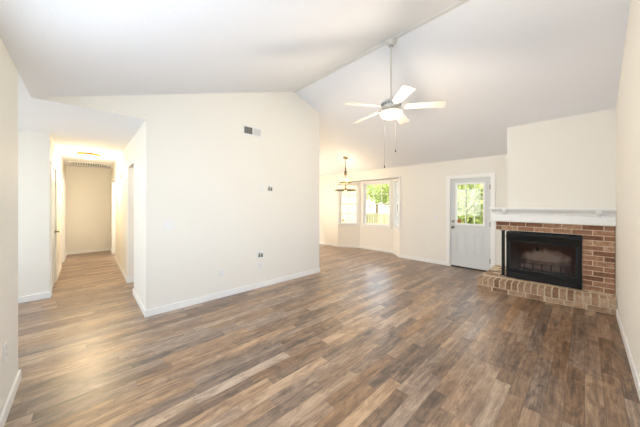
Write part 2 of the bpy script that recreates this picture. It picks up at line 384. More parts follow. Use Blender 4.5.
structure(b.build('trim_5', M['trim']), 'narrow white trim around the bay opening', 'trim')
sash_window('window_1', mtL, .06, .66, 2, 'left angled bay window with white muntins, behind the chandelier', True)
sash_window('window_2', mtC, .14, 1.08, 3, 'wide middle bay window showing green trees')
sash_window('window_3', mtR, .07, .49, 2, 'narrow right angled bay window seen edge-on')
light('bay_portal', 'AREA', (-4.4, 6.62, 1.42), 1, (1, 1, 1), 1.4, (-PI / 2, 0, 0), 1.4, portal=True)
# unseen windows added to light the room (near the camera, foyer, dining end)
def fill_window(name, x0, x1, y0, y1, z0, z1, axis):
    r = thing(name, 'added white framed window, out of view', 'window', kind='structure'); b = MB(); c = .05
    if axis == 'y':
        for a in ((x0, x0 + c, z0, z1), (x1 - c, x1, z0, z1), (x0 + c, x1 - c, z0, z0 + c), (x0 + c, x1 - c, z1 - c, z1), ((x0 + x1) / 2 - .02, (x0 + x1) / 2 + .02, z0 + c, z1 - c)): b.box(a[0], a[1], y0, y1, a[2], a[3])
        b.build('window_frame', M['trim'], r); b = MB(); ym = (y0 + y1) / 2; b.box(x0 + c, x1 - c, ym - .003, ym + .003, z0 + c, z1 - c)
    else:
        for a in ((y0, y0 + c, z0, z1), (y1 - c, y1, z0, z1), (y0 + c, y1 - c, z0, z0 + c), (y0 + c, y1 - c, z1 - c, z1), ((y0 + y1) / 2 - .02, (y0 + y1) / 2 + .02, z0 + c, z1 - c)): b.box(x0, x1, a[0], a[1], a[2], a[3])
        b.build('window_frame', M['trim'], r); b = MB(); xm = (x0 + x1) / 2; b.box(xm - .003, xm + .003, y0 + c, y1 - c, z0 + c, z1 - c)
    b.build('pane', M['glass'], r)
fill_window('added_window_4', FX0, FX1, YL - .12, YL - .08, FZ0, FZ1, 'y')
fill_window('added_window_5', XR + .09, XR + .12, WY0, WY1, WZ0, WZ1, 'x')
fill_window('added_window_7', XD - .12, XD - .08, KY0, KY1, 1.05, 2.05, 'x')

# foyer + hall walls
b = MB(); b.box(XH - T, XH, -2.7, YL - T, 0, ZL)
structure(b.build('wall_foyer', M['wall']), 'short cream wall facing the foyer, left of the hall', 'wall')
HD0, HD1, HO0, HO1, HZ = -6.62, -5.76, -8.75, -7.95, 2.04
b = MB(); y0, y1 = YL - T, YL
b.box(HD1, XH, y0, y1, 0, ZL); b.box(HO1, HD0, y0, y1, 0, ZL); b.box(XE, HO0, y0, y1, 0, ZL); b.box(HD0, HD1, y0, y1, HZ, ZL); b.box(HO0, HO1, y0, y1, HZ, ZL)
structure(b.build('wall_hall_left', M['wall']), 'left wall of the hall with two doorways', 'wall')
b = MB(); R0, R1 = -5.66, -4.92; Q0, Q1 = -9.25, -8.10
b.box(R1, XA - T, Y0, Y0 + T, 0, ZL); b.box(Q1, R0, Y0, Y0 + T, 0, ZL); b.box(XE, Q0, Y0, Y0 + T, 0, ZL); b.box(R0, R1, Y0, Y0 + T, 2.09, ZL); b.box(Q0, Q1, Y0, Y0 + T, 2.04, ZL)
structure(b.build('wall_hall_right', M['wall']), 'right wall of the hall with two openings', 'wall')
b = MB(); b.box(XE - T, XE, -2.7, 3.6, 0, ZL); structure(b.build('wall_hall_end', M['wall']), 'cream wall closing the far end of the hall', 'wall')
b = MB(); GX0, GX1 = -5.2, -3.6
b.box(XE, GX0, -2.7 - T, -2.7, 0, ZL); b.box(GX1, XR + T, -2.7 - T, -2.7, 0, ZL); b.box(GX0, GX1, -2.7 - T, -2.7, 0, .75); b.box(GX0, GX1, -2.7 - T, -2.7, 2.25, ZL)
b.box(-3.14, -3.02, -2.7, YL - T, 0, ZL)
structure(b.build('wall_foyer_front', M['wall']))
fill_window('added_window_6', GX0, GX1, -2.82, -2.78, .75, 2.25, 'y')  # foyer window added out of view to carry fill light
b = MB(); b.box(XE, XD - T, YB - T, YB, 0, ZL); b.box(-7.3, -7.2, Y0 + T, YB - T, 0, ZL); structure(b.build('wall_bedroom', M['wall']))
# door casings in the hall
b = MB(); c = .06
for (a, e) in ((HD0, HD1), (HO0, HO1)):
    b.box(a - c, a, YL, YL + .016, 0, HZ + c, bev=.003); b.box(e, e + c, YL, YL + .016, 0, HZ + c, bev=.003); b.box(a, e, YL, YL + .016, HZ, HZ + c, bev=.003)
    b.box(a, a + .015, YL - T, YL, 0, HZ); b.box(e - .015, e, YL - T, YL, 0, HZ)
structure(b.build('trim_3', M['trim']), 'white door casings on the left wall of the hall', 'trim')
b = MB()
b.box(Q0 - c, Q0, Y0 - .016, Y0, 0, 2.04 + c, bev=.003); b.box(Q1, Q1 + c, Y0 - .016, Y0, 0, 2.04 + c, bev=.003); b.box(Q0, Q1, Y0 - .016, Y0, 2.04, 2.04 + c, bev=.003)
b.box(Q0, Q0 + .015, Y0, Y0 + T, 0, 2.04); b.box(Q1 - .015, Q1, Y0, Y0 + T, 0, 2.04)
structure(b.build('trim_4', M['trim']), 'white door casing at the far right of the hall', 'trim')
# hall closet door (door_2), panelled slab with hinges and lever
d2 = thing('door_2', 'white hall door seen almost edge-on, left wall of the hall', 'door', kind='structure')
b = MB(); b.box(HD0 + .017, HD1 - .017, YL - .045, YL - .008, .01, HZ - .004, bev=.002)
for (a, e) in ((HD0 + .12, HD0 + .38), (HD0 + .46, HD1 - .12)):
    for z0, z1 in ((.22, .85), (1.0, 1.85)): b.box(a, e, YL - .010, YL - .004, z0, z1, bev=.003)
b.build('door_slab', M['door'], d2)
for z in (.25, 1.0, 1.78):
    b = MB(); b.tube([(HD1 - .017, YL + .006, z - .045), (HD1 - .017, YL + .006, z + .045)], .009, 8); b.box(HD1 - .04, HD1 + .0, YL - .006, YL + .002, z - .045, z + .045); b.build('hinge', M['nickel'], d2)
b = MB(); b.tube([(HD0 + .09, YL - .01, .93), (HD0 + .09, YL + .05, .93)], .012, 10); b.tube([(HD0 + .09, YL + .05, .93), (HD0 + .2, YL + .052, .93)], .009, 8); b.lathe([(0, 0), (.03, 0), (.03, .006), (0, .006)], seg=16, mtx=Matrix.Translation((HD0 + .09, YL - .002, .93)) @ Matrix.Rotation(-PI / 2, 4, 'X'))
b.build('door_handle', M['nickel'], d2, True)

# baseboards
BH = .088
def bb(name, segs, label=None):
    b = MB()
    for x0, x1, y0, y1 in segs:
        b.box(x0, x1, y0, y1, 0, BH, bev=.004)
    structure(b.build(name, M['trim']), label, 'baseboard' if label else None)
q = .015
bb('baseboard_right', [(XR - q, XR, YL, 4.94)], 'white baseboard along the right wall')
bb('baseboard_left', [(XC, XR - q, YL, YL + q), (XC - q, XC, YL - T - q, YL + q)], 'white baseboard of the near wall')
bb('baseboard_center', [(XA, XA + q, Y0 - q, YB + q), (XA - T, XA, YB, YB + q)], 'white baseboard along the partition wall')
bb('baseboard_hall_right', [(R1, XA, Y0 - q, Y0), (Q1 + c, R0, Y0 - q, Y0), (R0, R0 + q, Y0 - q, Y0 + T), (XE, Q0 - c, Y0 - q, Y0)], 'white baseboards on the right wall of the hall')
bb('baseboard_hall_left', [(HD1 + c, XH + q, YL, YL + q), (HO1 + c, HD0 - c, YL, YL + q), (XE, HO0 - c, YL, YL + q)], 'white baseboards on the left wall of the hall')
bb('baseboard_hall_end', [(XE, XE + q, YL, Y0)], 'white baseboard at the end of the hall')
bb('baseboard_foyer', [(XH, XH + q, -2.7, YL)], 'white baseboard of the foyer wall left of the hall')
bb('baseboard_back', [(XD, BL, YK - q, YK), (BR, DX0 - .075, YK - q, YK)], 'white baseboard along the back wall')
b = MB()
for mt, L in ((mtL, LL), (mtC, LC), (mtR, LR)): b.box(0, L, -q, 0, 0, BH, bev=.004, mtx=mt)
structure(b.build('baseboard_bay', M['trim']), 'white baseboard around the bay', 'baseboard')

# back door
d1 = thing('door_1', 'grey-white half-lite back door beside the fireplace', 'door', kind='structure')
b = MB(); c2 = .07
b.box(DX0 - c2, DX0, YK - .018, YK, 0, DZ + c2, bev=.004); b.box(DX1, DX1 + c2, YK - .018, YK, 0, DZ + c2, bev=.004); b.box(DX0, DX1, YK - .018, YK, DZ, DZ + c2, bev=.004)
b.box(DX0, DX0 + .013, YK, YK + T, 0, DZ); b.box(DX1 - .013, DX1, YK, YK + T, 0, DZ); b.box(DX0, DX1, YK, YK + T, DZ - .013, DZ)
b.build('door_casing', M['trim'], d1)
sx0, sx1 = DX0 + .017, DX1 - .017; yf, yb_ = YK + .03, YK + .07
lx0, lx1, lz0, lz1 = -1.985, -1.465, .99, 1.865
b = MB()
b.box(sx0, lx0, yf, yb_, .012, DZ - .017); b.box(lx1, sx1, yf, yb_, .012, DZ - .017); b.box(lx0, lx1, yf, yb_, .012, lz0); b.box(lx0, lx1, yf, yb_, lz1, DZ - .017)
for (a, e) in ((-1.985, -1.80), (-1.645, -1.46)):      # two raised lower panels
    for (p0, p1, p2, p3) in ((a, e, .30, .316), (a, e, .774, .79), (a, a + .016, .316, .774), (e - .016, e, .316, .774)): b.box(p0, p1, yf - .012, yf + .001, p2, p3, bev=.003)
    b.box(a + .035, e - .035, yf - .010, yf + .001, .335, .755, bev=.006)
sl = b.build('door_slab', M['door'], d1)
b = MB(); g = .032
for (p0, p1, p2, p3) in ((lx0 - g, lx0 + .008, lz0 - g, lz1 + g), (lx1 - .008, lx1 + g, lz0 - g, lz1 + g), (lx0, lx1, lz0 - g, lz0 + .008), (lx0, lx1, lz1 - .008, lz1 + g)): b.box(p0, p1, yf - .016, yf + .001, p2, p3, bev=.004)
b.build('glass_frame', M['trim'], sl)
b = MB()
for i in (1, 2):
    xx = lx0 + (lx1 - lx0) * i / 3; b.box(xx - .008, xx + .008, yf + .006, yf + .016, lz0, lz1)
    zz = lz0 + (lz1 - lz0) * i / 3; b.box(lx0, lx1, yf + .0065, yf + .0155, zz - .008, zz + .008)
b.build('muntin', M['trim'], sl)
b = MB(); b.box(lx0, lx1, yf + .018, yf + .024, lz0, lz1); b.build('pane', M['glass'], sl)
b = MB(); b.lathe([(0, 0), (.042, 0), (.042, .002), (0, .002)], seg=18, mtx=Matrix.Translation((-1.935, yf + .0, 1.045)) @ Matrix.Rotation(PI / 2, 4, 'X'))
tag(b.build('sticker', M['sticker'], sl), 'round orange-brown sticker')
b = MB(); b.box(sx0, sx1, yf - .004, yb_, .0, .03); b.build('door_sweep', M['rubber'], d1)
def rosette(b, x, z, r, y, t): b.lathe([(0, 0), (r, 0), (r * .9, t), (0, t)], seg=20, mtx=Matrix.Translation((x, y, z)) @ Matrix.Rotation(PI / 2, 4, 'X'))
b = MB(); rosette(b, -2.062, .895, .032, yf, .008); b.lathe([(.011, 0), (.011, .03), (.026, .04), (.03, .055), (.02, .066), (0, .068)], seg=20, mtx=Matrix.Translation((-2.062, yf, .895)) @ Matrix.Rotation(PI / 2, 4, 'X')); b.build('door_knob', M['nickel'], d1, True)
b = MB(); rosette(b, -2.062, 1.03, .03, yf, .016); b.box(-2.066, -2.058, yf - .03, yf - .015, 1.012, 1.048); b.build('deadbolt', M['nickel'], d1, True)
for z in (.235, 1.0, 1.78):
    b = MB(); b.tube([(sx1 + .004, yf - .004, z - .05), (sx1 + .004, yf - .004, z + .05)], .008, 8); b.box(sx1 - .02, sx1 + .012, yf - .003, yf + .002, z - .05, z + .05); b.build('hinge', M['nickel'], d1)
light('door_portal', 'AREA', ((lx0 + lx1) / 2, YK + .2, 1.43), 1, (1, 1, 1), .6, (-PI / 2, 0, 0), .95, portal=True)

# ------------------------------------------------------------------ chimney breast, fireplace, hearth, mantel
YF = 5.235; CX0 = -.905; FB1 = -.026
zt = lambda y: zs(y) + .02
b = MB(); b.prism([(YF, 1.13), (YK, 1.13), (YK, zt(YK)), (YF, zt(YF))], 'x', CX0, XR)
b.box(CX0, XR, 5.83, YK, 0, 1.13); b.box(FB1, XR, YF + .1, 5.83, 0, 1.13); b.box(CX0, FB1, YF + .1, 5.83, .97, 1.13); b.box(CX0, CX0 + .02, YF + .03, 5.83, 0, .97)
b.box(CX0 + .02, FB1, YF + .1, 5.83, 0, .19)
structure(b.build('wall_chimney_breast', M['wall']), 'cream chimney breast above the mantel, in the right corner', 'wall')

HT = .19
fac = thing('brick_facing', 'red-brown brick facing around the fireplace opening, under the white mantel', 'brick facing', (0, YF, HT))
def brick_run(b, x0, x1, z, y0, y1, off, bh=.0605, bl=.200, mj=.011):
    x = x1 + off
    while x > x0 + .01:
        a, e = max(x - bl, x0), min(x, x1)
        if e - a > .03:
            j = random.uniform(-.0015, .0015)
            b.box(a, e, y0 + j, y1, z, z + bh, bev=.003)
        x -= bl + mj
b = MB()
for k in range(13):
    z = k * .0718 + .011
    x0 = -1.06 if k >= 11 else FB1 + .004
    brick_run(b, x0, XR - .006, z, 0, .09, .0 if k % 2 else .105)
b.build('bricks', M['brick'], fac)
b = MB(); b.box(FB1 + .002, XR - .004, .005, .095, 0, .94); b.box(-1.058, XR - .004, .006, .094, .792, .94); tag(b.build('mortar', M['mortar'], fac), 'pale tan mortar joints')
post = tag(MB().box(-.022, .022, -.022, .022, 0, .778, bev=.003).box(-.04, .04, -.03, .03, 0, .006).box(-.04, .04, -.03, .03, .772, .778).build('steel_post', M['black_metal'], None), 'thin black steel post holding up the left end of the brick lintel', 'post')
post.location = (-.965, YF + .035, HT + .012)

# hearth
def hy(x): return 4.955 - (XR - x) * .095         # front edge
hx0, hx1 = -1.245, XR - .003
he = thing('brick_hearth', 'low raised brick hearth in front of the fireplace, edged with upright bricks', 'hearth', (0, 0, 0))
b = MB(); b.prism([(hx0 + .006, hy(hx0) + .014), (hx1, hy(hx1) + .014), (hx1, YF + .09), (CX0 - .003, YF + .09), (CX0 - .003, YK - .002), (hx0 + .006, YK - .002)], 'z', 0, HT - .002)
tag(b.build('mortar', M['mortar'], he), 'pale tan mortar bed and joints')
b = MB(); step = (hx1 - hx0) / 20
for i in range(20):                                # rowlock edge, brick ends facing the room
    x = hx0 + i * step; yy = hy(x + step / 2); j = random.uniform(-.002, .002)
    b.box(x + .008, x + step - .010, yy + j, yy + .2, .082, HT + j * .5, bev=.005)
n = 0; x = hx0                                      # flat course below
while x < hx1 - .03:
    e = min(x + .2, hx1); b.box(x + .001, e - .004, hy((x + e) / 2) + random.uniform(.002, .006), hy((x + e) / 2) + .09, .008, .07, bev=.004); x += .211
def flat(x0, x1, y0, y1):
    y = y0; r = 0
    while y < y1 - .02:
        x = x0 - (.1 if r % 2 else 0)
        while x < x1 - .02:
            a, e = max(x, x0), min(x + .2, x1)
            if e - a > .02: b.box(a, e, y, min(y + .092, y1), .13, HT - .001 + random.uniform(-.002, .001), bev=.004)
            x += .21
        y += .102; r += 1
flat(hx0 + .03, hx1, hy(XR) + .21, YF + .0)
flat(hx0 + .01, CX0 - .01, YF + .01, YK - .01)
y = hy(hx0) + .22                                   # left side bricks
while y < YK - .1:
    b.box(hx0 + .0, hx0 + .09, y, y + .2, .082, HT - .003, bev=.004); b.box(hx0, hx0 + .09, y + .1, min(y + .3, YK - .01), .008, .07, bev=.004); y += .211
b.build('bricks', M['hearth_brick'], he)

# mantel
ma = thing('mantel_shelf', 'white painted mantel shelf with beaded moulding and two small corbels above the brick', 'mantel', (0, YF, 0))
mx0, mx1 = -1.115, XR - .001
b = MB(); b.box(mx0 - .02, mx1, -.15, .0, 1.345, 1.372, bev=.006); b.build('shelf_board', M['trim'], ma)
b = MB(); b.box(mx0 + .005, mx1, -.055, .0, 1.135, 1.345, bev=.003)
b.box(mx0 + .01, CX0, .0, .04, 1.135, 1.345)
b.build('frieze_board', M['trim'], ma)
b = MB(); b.prism([(-.055, 1.345), (-.125, 1.345), (-.115, 1.325), (-.085, 1.312), (-.07, 1.29), (-.055, 1.285)], 'x', mx0 + .005, mx1); b.build('crown_moulding', M['trim'], ma)
b = MB(); x = mx0 + .05
while x < mx1 - .01:
    b.lathe([(0, -.013), (.009, -.009), (.013, 0), (.009, .009), (0, .013)], (x, -.06, 1.268), 8); x += .034
b.build('bead_moulding', M['trim'], ma)
for x in (-.93, .135):
    b = MB(); b.box(x - .03, x + .03, -.13, -.05, 1.322, 1.344, bev=.004)
    b.prism([(-.05, 1.318), (-.118, 1.322), (-.112, 1.30), (-.085, 1.28), (-.078, 1.262), (-.062, 1.252), (-.05, 1.247)], 'x', x - .02, x + .02)
    b.tube([(x - .024, -.1, 1.302), (x + .024, -.1, 1.302)], .014, 12); b.tube([(x - .022, -.068, 1.262), (x + .022, -.068, 1.262)], .009, 10)
    b.build('corbel', M['trim'], ma)

# fireplace insert
fi = thing('fireplace_insert', 'black metal firebox with glass front set in the brick', 'fireplace', (0, YF, HT + .006))
fx0, fx1, fh = CX0 - .01, FB1 - .002, .768
b = MB()
b.box(fx0, fx0 + .04, -.02, .05, 0, fh, bev=.004); b.box(fx1 - .045, fx1, -.02, .05, 0, fh, bev=.004)
b.prism([(-.02, fh - .145), (-.035, fh - .13), (-.055, fh - .05), (-.03, fh - .045), (-.03, fh - .028), (-.03, fh), (.05, fh), (.05, fh - .145)], 'x', fx0 + .002, fx1 - .002)
b.prism([(-.03, 0), (-.03, .085), (-.045, .095), (-.045, .125), (-.02, .138), (.05, .138), (.05, 0)], 'x', fx0 + .002, fx1 - .002)
b.box(fx0, fx1, -.033, -.015, fh - .012, fh)
b.build('surround', M['black_metal'], fi)
b = MB()
for k in range(4): b.box(fx0 + .05, fx1 - .05, -.034, -.028, .018 + k * .016, .026 + k * .016)
b.build('louver', M['iron'], fi)
ix0, ix1, iz0, iz1 = fx0 + .04, fx1 - .045, .138, fh - .145
b = MB(); xm = (ix0 + ix1) / 2
for (p0, p1, p2, p3) in ((ix0, ix1, iz0, iz0 + .014), (ix0, ix1, iz1 - .014, iz1), (ix0, ix0 + .014, iz0, iz1), (ix1 - .014, ix1, iz0, iz1)): b.box(p0, p1, -.014, .0, p2, p3)
b.build('door_frame', M['iron'], fi)
b = MB(); b.box(ix0 + .01, ix1 - .01, -.009, -.005, iz0 + .01, iz1 - .01); b.build('glass_front', M['fire_glass'], fi)
b = MB()                                            # cavity: floor, back, splayed sides, top
b.prism([(ix0 - .04, .05), (ix1 + .04, .05), (ix1 - .06, .55), (ix0 + .06, .55)], 'z', iz0 - .06, iz0 - .045)
b.prism([(ix0 - .04, .05), (ix1 + .04, .05), (ix1 - .06, .55), (ix0 + .06, .55)], 'z', fh - .03, fh - .02)
b.box(ix0 + .04, ix1 - .04, .545, .56, iz0 - .05, fh - .02)
b.prism([(ix0 - .045, .05), (ix0 - .04 + .01, .05), (ix0 + .07, .55), (ix0 + .055, .55)], 'z', iz0 - .05, fh - .02)
b.prism([(ix1 + .045, .05), (ix1 + .04 - .01, .05), (ix1 - .07, .55), (ix1 - .055, .55)], 'z', iz0 - .05, fh - .02)
b.build('firebrick_liner', M['liner'], fi)
b = MB(); b.tube([(xm - .04, .03, iz1 + .03), (xm - .04, .03, iz1 - .10)], .011, 8); b.box(xm - .06, xm - .02, .02, .04, iz1 - .14, iz1 - .08, bev=.004); b.build('damper_handle', M['iron'], fi)
gz = HT + .006 + iz0 - .045                         # cavity floor height
gr = thing('fire_grate', 'black iron grate with upright prongs inside the firebox', 'grate', (xm, YF + .22, gz))
b = MB()
for k in range(5):
    x = -.22 + k * .11
    b.tube([(x, -.09, .175), (x, -.09, .06), (x, -.06, .055), (x, .1, .055)], .009, 8)
b.tube([(-.26, -.05, .045), (.26, -.05, .045)], .009, 8); b.tube([(-.24, .08, .045), (.24, .08, .045)], .009, 8)
b.build('bar', M['iron'], gr)
for x in (-.22, .22):
    for y in (-.05, .08): MB().tube([(x, y, .0), (x, y, .045)], .008, 8).build('leg', M['iron'], gr)
def log_mb(L, r, seed):
    random.seed(seed); b = MB(); pts = []; rs = []
    for i in range(9):
        t = i / 8; pts.append(((t - .5) * L, random.uniform(-.006, .006), random.uniform(-.006, .006))); rs.append(r * random.uniform(.88, 1.1) * (.85 if i in (0, 8) else 1))
    return b.tube(pts, rs, 12)
for (L, r, x, y, z, rz, lab) in ((.52, .036, 0, -.045, .101, .03, 'charred log at the front of the iron grate'), (.46, .04, .03, .05, .105, -.05, 'charred log at the back of the iron grate'), (.36, .032, -.02, .0, .168, .22, 'charred log lying across the top of the other two logs')):
    o = log_mb(L, r, int(L * 100)).build('fire_log', M['log'], None, True); o.location = (xm + x, YF + .22 + y, gz + z); o.rotation_euler = (0, 0, rz)
    tag(o, lab, 'log', 'logs on the fire grate')
b = MB(); random.seed(3)
for k in range(60): b.lathe([(0, 0), (.03, .002), (.02, .012), (0, .018)], (xm + random.uniform(-.28, .28), YF + .22 + random.uniform(-.12, .12), gz - .001), 6)
tag(b.build('ash_bed', M['ash']), 'pale grey ash on the firebox floor', 'ash', kind='stuff')

# ------------------------------------------------------------------ ceiling fan
FXc, FYc = -1.727, YR
fan = thing('ceiling_fan', 'white five-blade ceiling fan with lit bowl hanging from the ridge', 'ceiling fan', (FXc, FYc, 2.60))
b = MB(); b.lathe([(0, .962), (.055, .962), (.066, .95), (.064, .93), (.045, .905), (.022, .895), (0, .895)]); b.build('canopy', M['fan_white'], fan, True)
b = MB(); b.lathe([(.024, .894), (.03, .888), (.024, .88), (0, .88)]); b.build('canopy_ring', M['fan_grey'], fan, True)
b = MB(); b.tube([(0, 0, .17), (0, 0, .90)], .0125, 12); b.build('downrod', M['fan_white'], fan, True)
b = MB(); b.lathe([(0, .22), (.03, .215), (.055, .185), (.095, .17), (.115, .14), (.118, .105), (.10, .085), (.06, .075), (0, .075)]); b.build('motor_housing', M['fan_white'], fan, True)
b = MB(); b.lathe([(.118, .132), (.124, .128), (.124, .112), (.118, .108)])
for k in range(20):
    a = 2 * PI * k / 20; b.box(-.007, .007, .117, .126, .098, .142, mtx=Matrix.Rotation(a, 4, 'Z'))
b.build('vent_band', M['fan_grey'], fan, True)
b = MB(); b.lathe([(0, .078), (.07, .075), (.09, .06), (.10, .042), (.125, .03), (.135, .022), (0, .022)]); b.build('light_fitter', M['fan_white'], fan, True)
b = MB(); b.lathe([(.138, .022), (.142, .012), (.132, -.012), (.105, -.035), (.06, -.05), (.0, -.056)]); b.build('light_bowl', M['bowl_glass'], fan, True)
for k in range(5):
    az = math.radians(30 + 72 * k); mt = Matrix.Rotation(az, 4, 'Z')
    tilt = Matrix.Rotation(math.radians(-12), 4, 'X')
    drop = Matrix.Rotation(math.radians(3.2), 4, 'Y')
    b = MB(); b.tube([mt @ Vector((.09, 0, .085)), mt @ Vector((.14, 0, .075)), mt @ Vector((.19, 0, .082))], [.014, .01, .012], 8)
    b.box(.16, .25, -.028, .028, -.002, .004, mtx=mt @ Matrix.Translation((0, 0, .086)) @ drop @ tilt); b.build('blade_iron', M['fan_white'], fan, True)
    out = []
    for i in range(11):
        t = i / 10; out.append((.19 + t * .437, .052 + .02 * t))
    tip = [(.627 + .02 * math.sin(a), .072 * math.cos(a)) for a in [PI * j / 8 for j in range(1, 8)]]
    pts = [(x, y) for x, y in out] + tip + [(x, -y) for x, y in out[::-1]]
    b = MB(); b.prism(pts, 'z', 0, .006)
    for v in b.bm.verts: v.co = mt @ Matrix.Translation((0, 0, .092)) @ drop @ tilt @ v.co
    b.build('blade', M['fan_white'], fan)
# pull chains
for (dx, dy, zend) in ((-.088, -.016, -.69), (.024, .068, -.485)):
    b = MB(); b.tube([(dx, dy, .03), (dx, dy, zend + .03)], .0013, 6); ch = b.build('pull_chain', M['chain'], fan)
    b = MB(); b.lathe([(0, .034), (.006, .03), (.009, .012), (.008, 0), (0, -.003)], (dx, dy, zend), 10); b.build('chain_pull', mat('dark wood pull', srgb(70, 60, 52), .5), ch, True)
light('fan_bulb', 'POINT', (FXc, FYc, 2.42), 42, (1, .82, .62), .12)

# bare fill lights added in the two unseen rooms off the hall
light('bedroom_fill', 'POINT', (-4.7, 1.9, 2.1), 45, (1, .90, .78), .12)
light('far_room_fill', 'POINT', (-8.6, 1.7, 2.0), 110, (1, .90, .78), .12)
# ------------------------------------------------------------------ chandelier
KX, KY = -4.57, 5.28
zc = zs(KY)
chn = thing('chandelier', 'two-tier bronze chandelier with frosted candle cups hanging by the bay window', 'chandelier', (KX, KY, 1.80))
tl = math.atan((ZR - ZB) / (YK - YR))
b = MB(); b.lathe([(0, .0), (.075, 0), (.072, -.014), (.03, -.028), (.012, -.04), (0, -.04)], seg=24, mtx=Matrix.Translation((0, 0, zc - 1.80 - .003)) @ Matrix.Rotation(-tl, 4, 'X')); b.build('canopy', M['bronze'], chn, True)
b = MB(); z = zc - 1.80 - .035; k = 0
while z > .64:
    m_ = Matrix.Translation((0, 0, z - .016)) @ Matrix.Rotation((k % 2) * PI / 2, 4, 'Z')
    ring = [m_ @ Vector((.009 * math.cos(a), 0, .018 * math.sin(a))) for a in [2 * PI * j / 10 for j in range(11)]]
    b.tube(ring, .0045, 6, cap=False); z -= .027; k += 1
b.build('chain', M['bronze'], chn, True)
b = MB(); b.lathe([(0, .655), (.014, .645), (.02, .6), (.012, .56), (.032, .53), (.032, .42), (.012, .40), (.012, .25), (.02, .22), (.01, .2), (.01, .05), (.024, .03), (.018, .0), (.006, -.03), (0, -.035)]); b.build('stem', M['bronze'], chn, True)
cups = []
for (tier, R_, z0, ncup) in (('lower', .245, 0.0, 8), ('upper', .115, .215, 4)):
    b = MB(); b.lathe([(R_ + .045, z0 + .02), (R_ + .052, z0 + .02), (R_ + .052, z0 - .006), (R_ + .045, z0 - .006), (R_ + .045, z0 + .02)], seg=48); b.build('ring', M['bronze'], chn, True)
    for k in range(ncup):
        a = 2 * PI * k / ncup + .35; cx, cy = R_ * math.cos(a), R_ * math.sin(a)
        b = MB(); b.tube([(.01 * math.cos(a), .01 * math.sin(a), z0 + .09), (.4 * cx, .4 * cy, z0 + .03), (.75 * cx, .75 * cy, z0 - .002), (cx, cy, z0 + .008), (cx * (1 + .045 / R_), cy * (1 + .045 / R_), z0 + .006)], .006, 8); b.lathe([(0, z0 + .004), (.03, z0 + .008), (.042, z0 + .016), (0, z0 + .02)], (cx, cy, 0), 16); ar = b.build('arm', M['bronze'], chn, True)
        b = MB(); b.lathe([(.04, .017), (.056, .03), (.06, .07), (.061, .125), (.058, .125), (.056, .07), (.05, .032), (.0, .024)], (cx, cy, z0), 20); b.build('glass_cup', M['cup_glass'], ar, True)
b = MB(); b.lathe([(.0, .05), (.012, .05), (.05, .0), (.048, -.01), (0, -.055)], (0, 0, -.03), 20); b.build('glass_finial', M['cup_glass'], chn, True)
light('chandelier_bulbs', 'POINT', (KX, KY, 2.06), 40, (1, .72, .44), .12)

# ------------------------------------------------------------------ hall fixtures
hl = thing('ceiling_light', 'lit flush glass bowl light with brass rim on the hall ceiling', 'ceiling light', (-7.3, .06, ZL))
b = MB(); b.lathe([(0, -.001), (.17, -.001), (.185, -.012), (.195, -.03), (.185, -.04), (.165, -.04), (.165, -.03), (0, -.03)]); b.build('rim', M['brass'], hl, True)
b = MB(); b.lathe([(.166, -.036), (.155, -.06), (.12, -.09), (.07, -.11), (0, -.118)]); b.build('glass_bowl', M['bowl_glass'], hl, True)
light('hall_bulb', 'POINT', (-7.3, .06, 2.15), 58, (1, .79, .50), .17)
rg = thing('ceiling_return_grille', 'slatted white return air grille on the hall ceiling by the end wall', 'air grille', (-9.25, .09, ZL))
b = MB()
for (p0, p1, p2, p3) in ((-.34, .34, -.40, -.36), (-.34, .34, .36, .40), (-.34, -.30, -.36, .36), (.30, .34, -.36, .36)): b.box(p0, p1, p2, p3, -.014, -.0005, bev=.003)
b.build('frame', M['plastic'], rg)
b = MB(); b.box(-.3, .3, -.36, .36, -.003, -.0005); b.build('backing', M['slot'], rg)
b = MB()
for k in range(15): y = -.34 + k * .0486; b.box(-.3, .3, y - .010, y + .010, -.012, -.008)
for x in (-.1, .1): b.box(x - .012, x + .012, -.36, .36, -.013, -.0075)
b.build('slats', M['plastic'], rg)
# thermostat
def wall_thing(name, label, cat, loc, face, group=None):
    """face: rotation about Z so that local -Y points out of the wall"""
    return thing(name, label, cat, loc, (0, 0, face), group)
th = wall_thing('thermostat', 'small grey thermostat on the right wall of the hall', 'thermostat', (-6.68, Y0, 2.02), 0)
b = MB(); b.box(-.055, .055, -.004, 0, -.075, .075, bev=.003); b.build('wall_plate', M['grey_plastic'], th)
b = MB(); b.box(-.045, .045, -.018, -.004, -.065, .065, bev=.005); b.build('cover', M['grey_plastic'], th)

# wall register (vent)
E_ = PI / 2                                          # local -Y points to +X for the partition wall
vn = wall_thing('wall_register', 'white wall register with dark left half and pale right half, high on the partition wall', 'vent', (XA, 2.035, 2.645), E_)
b = MB(); b.box(-.175, .175, -.008, 0, -.082, .082, bev=.003); b.build('frame', M['plastic'], vn)
b = MB(); b.box(-.15, -.005, -.0095, -.006, -.055, .055); tag(b.build('open_grille', mat('dark louvre gap', srgb(96, 96, 94), .7), vn), 'dark open half of the register')
b = MB()
for k in range(7): z = -.048 + k * .016; b.box(-.15, -.005, -.0125, -.009, z - .0012, z + .0012)
for k in range(3): x = -.12 + k * .042; b.box(x - .002, x + .002, -.013, -.009, -.055, .055)
b.build('blades', mat('louvre blades', srgb(128, 128, 124), .5), vn)
b = MB(); b.box(.012, .15, -.0095, -.006, -.055, .055)
for k in range(7): z = -.048 + k * .016; b.box(.012, .15, -.0125, -.009, z - .004, z + .004)
tag(b.build('closed_grille', M['grey_plastic'], vn), 'pale grey closed half of the register')

